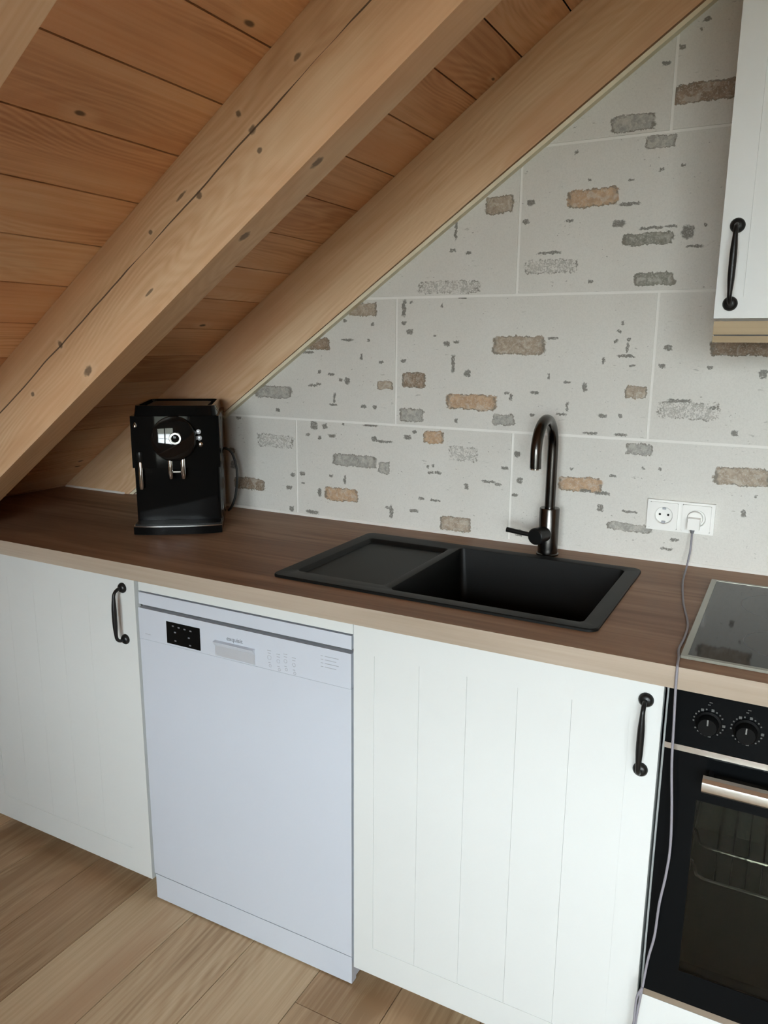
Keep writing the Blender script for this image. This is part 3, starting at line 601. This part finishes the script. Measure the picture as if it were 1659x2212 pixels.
# ------------------------------------------------------------------ hob, oven and oven cabinet
hb = thing('hob', 'black ceramic hob with a thin steel frame', 'hob', (1.52, 0.26, ZT))
hx0, hx1, hy0, hy1 = 1.2265, 1.8065, 0.016, 0.512
B('glass_plate', hx0 + 0.011, hx1 - 0.011, hy0 + 0.009, hy1 - 0.009, ZT + 0.0008, ZT + 0.0042, HOBG, hb)
bm = bmesh.new()
for a in ((hx0, hx0 + 0.0108, hy0, hy1), (hx1 - 0.0108, hx1, hy0, hy1), (hx0 + 0.0109, hx1 - 0.0109, hy0, hy0 + 0.0088), (hx0 + 0.0109, hx1 - 0.0109, hy1 - 0.0088, hy1)): box(bm, a[0], a[1], a[2], a[3], ZT + 0.0005, ZT + 0.0052)
fin('steel_frame', bm, STEELD, hb)
for cx_, cy_, r_ in ((1.385, 0.15, 0.072), (1.385, 0.37, 0.09), (1.65, 0.15, 0.09), (1.65, 0.37, 0.072)):
    bm = bmesh.new()
    i1 = loop(bm, [(cx_ + r_ * math.cos(2 * math.pi * i / 48), cy_ + r_ * math.sin(2 * math.pi * i / 48)) for i in range(48)], ZT + 0.00425)
    i2 = loop(bm, [(cx_ + (r_ - 0.001) * math.cos(2 * math.pi * i / 48), cy_ + (r_ - 0.001) * math.sin(2 * math.pi * i / 48)) for i in range(48)], ZT + 0.00428)
    skin(bm, i1, i2); fin('cooking_zone_ring', bm, GREYD, hb)
oc = thing('oven_cabinet', 'white cabinet housing the oven, with a drawer front below', 'cabinet', (1.51, 0.3, 0))
carcass(oc, 1.2095, 1.813, 0.030, 0.600, ZD + 0.008, ZB - 0.001)
B('drawer_front', 1.2115, 1.811, 0.0, 0.019, ZD, 0.2665, WHITE, oc, 0.001, 1)
ov = thing('oven', 'black built-in oven with round knobs and a steel handle', 'oven', (1.51, 0.3, 0.269))
OX0, OX1 = 1.2165, 1.8065
bm = bmesh.new()   # cavity open to the front
iy = 0.03
box(bm, OX0 + 0.012, OX0 + 0.03, iy, 0.55, 0.285, 0.86); box(bm, OX1 - 0.03, OX1 - 0.012, iy, 0.55, 0.285, 0.86); box(bm, OX0 + 0.03, OX1 - 0.03, iy, 0.55, 0.285, 0.31); box(bm, OX0 + 0.03, OX1 - 0.03, iy, 0.55, 0.73, 0.86); box(bm, OX0 + 0.03, OX1 - 0.03, 0.52, 0.55, 0.31, 0.73)
fin('cavity', bm, ENAM, ov)
cp = B('control_panel', OX0, OX1, -0.006, 0.024, 0.7775, 0.8775, OVENB, ov, 0.0012, 2)
B('steel_strip', OX0, OX1, -0.008, 0.020, 0.7665, 0.7768, STEEL, ov, 0.002, 2)
B('base_strip', OX0, OX1, -0.002, 0.024, 0.2690, 0.2820, STEEL, ov, 0.001, 1)
bm = bmesh.new(); wx0, wx1, wz0, wz1 = 1.274, 1.749, 0.345, 0.682; dz0, dz1 = 0.2835, 0.7645; y0, y1 = -0.004, 0.022
box(bm, OX0, wx0, y0, y1, dz0, dz1); box(bm, wx1, OX1, y0, y1, dz0, dz1); box(bm, wx0, wx1, y0, y1, dz0, wz0); box(bm, wx0, wx1, y0, y1, wz1, dz1)
odr = fin('door', bm, OVENB, ov)
B('window_pane', wx0 + 0.0002, wx1 - 0.0002, -0.0035, 0.001, wz0 + 0.0002, wz1 - 0.0002, OVENG, odr)
bm = bmesh.new(); hz0, hz1 = 0.7195, 0.7465; pts = [(-0.046 + 0.010 * (1 - math.cos(t)) - 0.002, (hz0 + hz1) / 2 + (hz1 - hz0) / 2 * math.sin(t) ) for t in [math.pi * (-0.5 + i / 10) for i in range(11)]]
pr = [(-0.034, hz0), (-0.043, hz0 + 0.001), (-0.048, hz0 + 0.006), (-0.0495, (hz0 + hz1) / 2), (-0.048, hz1 - 0.006), (-0.043, hz1 - 0.001), (-0.034, hz1)]
prism(bm, pr, 1.2830, 1.7400, lambda p, t: (t, p[0], p[1]))
hd = fin('handle', bm, STEEL, odr, 30)
for x in (1.290, 1.725): B('handle_post', x, x + 0.008, -0.0345, -0.0042, hz0 + 0.004, hz1 - 0.004, BLACKM, odr)
def wire(pts, r=0.0018): 
    bm = bmesh.new(); tube(bm, pts, r, 8); return bm
for z, nm in ((0.645, 'shelf_runner'), (0.565, 'shelf_runner'), (0.475, 'shelf_runner'), (0.40, 'shelf_runner')):
    for sx_ in (OX0 + 0.040, OX1 - 0.040): fin(nm, wire([(sx_, 0.06, z), (sx_, 0.50, z)], 0.0026), CHROME, ov, 40)
def rack(z):
    bm = bmesh.new()
    xa, xb = OX0 + 0.046, OX1 - 0.046
    tube(bm, [(xa, 0.075, z), (xa + 0.012, 0.070, z - 0.003), (xa + 0.02, 0.068, z - 0.026), (xa + 0.034, 0.066, z - 0.030), (xb - 0.034, 0.066, z - 0.030), (xb - 0.02, 0.068, z - 0.026), (xb - 0.012, 0.070, z - 0.003), (xb, 0.075, z)], 0.0030, 8)
    tube(bm, [(xa, 0.075, z), (xa, 0.50, z)], 0.003, 8); tube(bm, [(xb, 0.075, z), (xb, 0.50, z)], 0.003, 8); tube(bm, [(xa, 0.50, z), (xb, 0.50, z)], 0.003, 8)
    for i in range(1, 20):
        x = xa + (xb - xa) * i / 20
        if 0.034 < x - xa and xb - x > 0.034: tube(bm, [(x, 0.068, z - 0.028), (x, 0.10, z), (x, 0.50, z)], 0.0016, 6)
    return fin('rack', bm, CHROME, ov, 40)
rack(0.584); rack(0.520)
for kx in (1.281, 1.338, 1.395, 1.63, 1.687, 1.744):
    bm = bmesh.new(); lathe(bm, (kx, -0.0062, 0.826), (0, -1, 0), [(0.0200, 0), (0.0200, 0.003), (0.0165, 0.005), (0.0155, 0.018), (0.0140, 0.020), (0, 0.020)], 32); kb = fin('knob', bm, KNOBM, cp, 35)
    bm = bmesh.new(); box(bm, kx - 0.0011, kx + 0.0011, -0.0268, -0.0258, 0.826 + 0.0035, 0.826 + 0.0135); fin('pointer', bm, MARK, cp)
    bm = bmesh.new()
    for i in range(22):
        a = math.radians(125 + 290 - i * 290 / 21 + 0)
        a = math.radians(90 - 12 - i * 336 / 21)
        r_ = 0.0232; s_ = 0.0012 if i % 5 else 0.0022
        if i in (4, 9, 15): continue
        box(bm, kx + r_ * math.cos(a) - s_, kx + r_ * math.cos(a) + s_, -0.0066, -0.0060, 0.826 + r_ * math.sin(a) - s_, 0.826 + r_ * math.sin(a) + s_)
    box(bm, kx - 0.0035, kx + 0.0005, -0.0066, -0.0060, 0.8565, 0.8580); box(bm, kx - 0.0015, kx + 0.0035, -0.0066, -0.0060, 0.8610, 0.8622)
    dpn = fin('dial_print', bm, DIAL, cp); dpn['kind'] = 'stuff'

# ------------------------------------------------------------------ wall cabinet
wc = thing('wall_cabinet', 'white wall cabinet with a black handle, above the hob', 'cabinet', (1.503, 0.45, 1.436))
CX0, CX1 = 1.2030, 1.803; yq = 0.270
bm = bmesh.new(); t_ = 0.016
box(bm, CX0 + 0.002, CX0 + 0.018, yq + 0.021, YW - 0.001, 1.480, 2.175); box(bm, CX1 - 0.018, CX1 - 0.002, yq + 0.021, YW - 0.001, 1.480, 2.175)
box(bm, CX0 + 0.018, CX1 - 0.018, yq + 0.021, YW - 0.001, 1.480, 1.496); box(bm, CX0 + 0.018, CX1 - 0.018, yq + 0.021, YW - 0.001, 2.159, 2.175); box(bm, CX0 + 0.018, CX1 - 0.018, YW - 0.010, YW - 0.001, 1.496, 2.159)
fin('carcass', bm, WHITE, wc)
dc = door(wc, CX0, CX1, 1.4795, 2.175, yq, 0.046, 0.046, 0.037, 0.040, 5)
handle(dc, 1.2285, 1.505, 1.638, yq)
B('light_rail', CX0 + 0.001, CX1, yq + 0.004, yq + 0.022, 1.4510, 1.4745, PELM, wc, 0.001, 1)
B('light_rail_groove', CX0 + 0.002, CX1, yq + 0.010, yq + 0.022, 1.4490, 1.4508, GAP, wc)
B('light_rail_lip', CX0 + 0.001, CX1, yq + 0.003, yq + 0.022, 1.4370, 1.4488, PELM, wc, 0.002, 2)

# ------------------------------------------------------------------ double socket and the cord
so = thing('double_socket', 'white double wall socket to the right of the tap', 'socket', (1.1365, YW, 1.036))
bm = bmesh.new(); ys = YW - 0.0103
bm = bmesh.new()
for a in ((1.0615, 1.0678, 0.9995, 1.0725), (1.1312, 1.1408, 0.9995, 1.0725), (1.2042, 1.2120, 0.9995, 1.0725), (1.0678, 1.1312, 0.9995, 1.0043), (1.0678, 1.1312, 1.0677, 1.0725), (1.1408, 1.2042, 0.9995, 1.0043), (1.1408, 1.2042, 1.0677, 1.0725)): box(bm, a[0], a[1], ys + 0.001, YW - 0.0004, a[2], a[3])
fin('frame', bm, PLAST, so)
for cx_ in (1.0995, 1.1725):
    bm = bmesh.new(); zc = 1.036; hw = 0.0315
    sq = loop(bm, rrect(cx_ - hw, cx_ + hw, zc - hw, zc + hw, 0.004), 0)
    base = loop(bm, rrect(cx_ - hw, cx_ + hw, zc - hw, zc + hw, 0.004), 0.004)
    circ = lambda r, y: loop(bm, [(cx_ + r * math.cos(2 * math.pi * i / 36), zc + r * math.sin(2 * math.pi * i / 36)) for i in range(36)], y)
    r1, r2, r3 = circ(0.0212, 0), circ(0.0200, 0.0012), circ(0.0192, 0.0085)
    skin(bm, base, sq); skin(bm, r1, r2); skin(bm, r2, r3); bm.faces.new(r3); fill(bm, [sq, r1], 1)
    for v in bm.verts: v.co = Vector((v.co.x, ys - 0.0022 + v.co.z, v.co.y))
    ins = fin('insert', bm, PLAST, so, 35)
    if cx_ < 1.12:
        for dx in (-0.0095, 0.0095):
            bm = bmesh.new(); cyl(bm, (cx_ + dx, ys + 0.0058, zc + 0.001), (cx_ + dx, ys + 0.0064, zc + 0.001), 0.0027, None, 14); fin('pin_hole', bm, DARKV, so)
        for dz in (-0.0165, 0.0165): B('earth_clip', cx_ - 0.004, cx_ + 0.004, ys + 0.0005, ys + 0.0062, zc + dz - 0.0022, zc + dz + 0.0022, GREYL, so)
cb = thing('power_cord', 'thin grey cord plugged into the socket and hanging in front of the oven', 'cord', (1.22, 0.0, 0))
bm = bmesh.new(); zc = 1.034; px = 1.1700
lathe(bm, (px, ys + 0.0055, zc + 0.002), (0, -1, 0), [(0.0172, 0), (0.0172, 0.010), (0.0165, 0.012), (0, 0.012)], 28)
box(bm, px - 0.013, px + 0.013, ys - 0.026, ys - 0.006, zc - 0.021, zc + 0.006)
fin('plug', bm, PLAST, cb, 35, 0.003, 2)
bm = bmesh.new(); cyl(bm, (px - 0.002, ys - 0.017, zc - 0.0205), (px - 0.002, ys - 0.017, zc - 0.030), 0.0058, 0.0036, 14); fin('strain_relief', bm, GREYD, cb, 40)
cz = ZT + 0.0028
path = [(px - 0.002, ys - 0.017, zc - 0.029), (1.1690, 0.585, 0.965), (1.1660, 0.565, 0.928), (1.1685, 0.51, cz), (1.1740, 0.446, cz), (1.1925, 0.314, cz), (1.2160, 0.191, cz), (1.2205, 0.114, cz), (1.2195, 0.05, cz + 0.0005), (1.2245, 0.008, cz + 0.0012), (1.2265, YF + 0.006, cz + 0.001), (1.2278, YF - 0.0042, ZT - 0.003),
        (1.2285, -0.0305, 0.883), (1.231, -0.034, 0.826), (1.234, -0.036, 0.752), (1.241, -0.038, 0.669), (1.244, -0.038, 0.60), (1.241, -0.038, 0.545), (1.235, -0.036, 0.488), (1.232, -0.034, 0.422), (1.225, -0.034, 0.372), (1.220, -0.034, 0.312), (1.216, -0.034, 0.266), (1.2135, -0.034, 0.228), (1.208, -0.036, 0.13), (1.205, -0.045, 0.05), (1.215, -0.075, 0.006), (1.27, -0.12, 0.0035), (1.38, -0.13, 0.0035)]
bm = bmesh.new(); tube(bm, spline(path, 7), 0.0022, 10); fin('cord', bm, CORD, cb, 60)
path2 = [(1.2205, -0.0365, 0.312), (1.2130, -0.038, 0.292), (1.2115, -0.040, 0.262), (1.2105, -0.038, 0.228), (1.201, -0.042, 0.13), (1.195, -0.055, 0.05), (1.20, -0.10, 0.006), (1.26, -0.17, 0.0035), (1.36, -0.2, 0.0035)]
bm = bmesh.new(); tube(bm, spline(path2, 7), 0.0021, 10); fin('cord_tail', bm, CORD, cb, 60)

# ------------------------------------------------------------------ coffee machine (local: x across the front, y towards its back, z up)
CMR = math.atan2(0.139, 0.188)
cm = thing('coffee_machine', 'glossy black coffee machine in the corner under the roof slope', 'coffee machine', (-0.195, 0.190, ZT + 0.0005), CMR, local=True)
CW, CD, CH = 0.234, 0.335, 0.345
def rprism(name, x0, x1, y0, y1, z0, z1, r, mat, parent, bev=0.004, taper=0.0):
    bm = bmesh.new(); a = loop(bm, rrect(x0, x1, y0, y1, r), z0); b = loop(bm, rrect(x0 + taper, x1 - taper, y0 + taper, y1 - taper, r), z1)
    skin(bm, a, b); bm.faces.new(a[::-1]); bm.faces.new(b); return fin(name, bm, mat, parent, 35, bev, 3)
rprism('rear_body', 0.002, CW - 0.002, 0.095, CD, 0.004, 0.318, 0.018, BLACKG, cm)
rprism('service_door', 0.003, CW - 0.003, 0.042, 0.0945, 0.030, 0.1783, 0.010, BLACKG, cm)
# brewing head: front gently bowed
bm = bmesh.new(); n = 16
def bow(x): return 0.030 - 0.012 * (1 - ((x - CW / 2) / (CW / 2)) ** 2)
fr = [(0.001 + (CW - 0.002) * i / n, bow(0.001 + (CW - 0.002) * i / n)) for i in range(n + 1)] + [(CW - 0.001, 0.0945), (0.001, 0.0945)]
prism(bm, fr, 0.1785, 0.318, lambda p, t: (p[0], p[1], t)); hd = fin('brewing_head', bm, BLACKG, cm, 35, 0.004, 3)
# tray with a bowed front and a chrome line
def tray(z0, z1, off, name, mat, bev):
    bm = bmesh.new(); bw_ = lambda x: -0.004 + off - 0.012 * (1 - abs((x - CW / 2) / (CW / 2)) ** 3)
    pts = [(off + (CW - 2 * off) * i / 20, bw_(off + (CW - 2 * off) * i / 20)) for i in range(21)] + [(CW - off, 0.094), (off, 0.094)]
    prism(bm, pts, z0, z1, lambda p, t: (p[0], p[1], t)); return fin(name, bm, mat, cm, 35, bev, 2)
tray(0.002, 0.0222, 0.0, 'drip_tray', BLACKG, 0.003); tray(0.0226, 0.0256, 0.0005, 'chrome_trim', CHROME, 0.0006); tray(0.0258, 0.0295, 0.004, 'drip_grid', BLACKM, 0.001)
# boss with the rotary knob, dished and tilted to mirror the window
kx, kz = CW / 2 - 0.002, 0.258; tl = math.radians(6.4); dax = Vector((-0.112, -math.cos(tl), math.sin(tl))).normalized(); RD = 0.20
bm = bmesh.new(); dish = [(r_, 0.0170 - (0.056 ** 2 - r_ ** 2) / (2 * RD)) for r_ in [0.056 * (1 - i / 10) for i in range(10)]] + [(0, 0.0170 - 0.056 ** 2 / (2 * RD))]
lathe(bm, Vector((kx, bow(kx) + 0.002, kz)), dax, [(0.0600, -0.004), (0.0605, 0.010), (0.0595, 0.0165), (0.0580, 0.0178)] + dish, 56); fin('boss', bm, BLACKD, hd, 50)
bm = bmesh.new(); lathe(bm, (kx + 0.004, bow(kx) - 0.0055, kz + 0.002), (0, -1, 0), [(0.0165, 0), (0.0165, 0.008), (0.0150, 0.010), (0.0125, 0.010), (0.0115, 0.007), (0, 0.007)], 32); fin('knob', bm, CHROME, cm, 35)
bm = bmesh.new(); lathe(bm, (kx + 0.004, bow(kx) - 0.0132, kz + 0.002), (0, -1, 0), [(0.0108, 0), (0.0105, 0.003), (0.006, 0.0042), (0, 0.0045)], 28); fin('knob_cap', bm, BLACKG, cm, 35)
# spout: block with two chrome nozzles
spy = 0.018
rprism('spout_block', kx - 0.018, kx + 0.026, spy - 0.010, spy + 0.028, 0.176, 0.212, 0.006, BLACKG, cm, 0.002)
for dx in (-0.0125, 0.0205):
    bm = bmesh.new(); lathe(bm, (kx + dx, spy - 0.006, 0.2120), (0, 0, -1), [(0.0062, 0), (0.0070, 0.004), (0.0068, 0.046), (0.0052, 0.058), (0.0040, 0.062), (0, 0.062)], 20); fin('coffee_nozzle', bm, CHROME, cm, 35)
bm = bmesh.new(); box(bm, kx - 0.006, kx + 0.014, spy - 0.0112, spy - 0.0102, 0.168, 0.172); fin('nozzle_bridge', bm, CHROME, cm)
# steam wand
bm = bmesh.new(); lathe(bm, (0.0215, 0.030, 0.196), (0, 0, -1), [(0.0050, 0), (0.0062, 0.006), (0.0062, 0.068), (0.0048, 0.076), (0, 0.077)], 18); fin('steam_wand', bm, CHROME, cm, 35)
bm = bmesh.new(); lathe(bm, (0.0215, 0.030, 0.222), (0, 0, -1), [(0.009, 0), (0.010, 0.004), (0.009, 0.024), (0.006, 0.028)], 18); fin('wand_joint', bm, BLACKM, cm, 35)
bm = bmesh.new(); lathe(bm, (0.014, 0.0262, 0.289), (0, 0, 1), [(0.0052, 0), (0.0056, 0.004), (0.0022, 0.012), (0, 0.015)], 16); fin('wand_lever_tip', bm, CHROME, cm, 35)
# buttons right of the knob, bright metal standing in for small reflections
for q in range(3):
    bm = bmesh.new(); bx = kx + 0.064; lathe(bm, (bx + 0.002 * q, bow(bx) + 0.0005, 0.276 - 0.017 * q), (0, -1, 0), [(0.0068, 0), (0.0066, 0.002), (0.0050, 0.0032), (0, 0.0036)], 20); fin('button', bm, CHROME if q == 2 else SILV, cm, 35)
# top: raised rim with the bean lid
bm = bmesh.new(); oz = 0.3182
a = loop(bm, rrect(0.008, CW - 0.008, 0.035, CD - 0.01, 0.022), oz); b = loop(bm, rrect(0.012, CW - 0.012, 0.040, CD - 0.014, 0.020), CH); c = loop(bm, rrect(0.020, CW - 0.020, 0.050, CD - 0.024, 0.016), CH); d = loop(bm, rrect(0.022, CW - 0.022, 0.052, CD - 0.026, 0.016), CH - 0.012)
skin(bm, a, b); skin(bm, b, c); skin(bm, c, d); bm.faces.new(a[::-1]); bm.faces.new(d); fin('cup_shelf', bm, BLACKG, cm, 35)
rprism('bean_lid', 0.035, CW - 0.035, 0.075, CD - 0.06, CH - 0.0118, CH - 0.004, 0.02, BLACKM, cm, 0.002)
bm = bmesh.new(); tube(bm, spline([(CW - 0.002, 0.27, 0.20), (CW + 0.020, 0.262, 0.185), (CW + 0.034, 0.25, 0.13), (CW + 0.028, 0.25, 0.06), (CW + 0.014, 0.255, 0.02), (CW + 0.004, 0.27, 0.006)], 8), 0.0038, 10); fin('mains_cord', bm, CORDB, cm, 50)
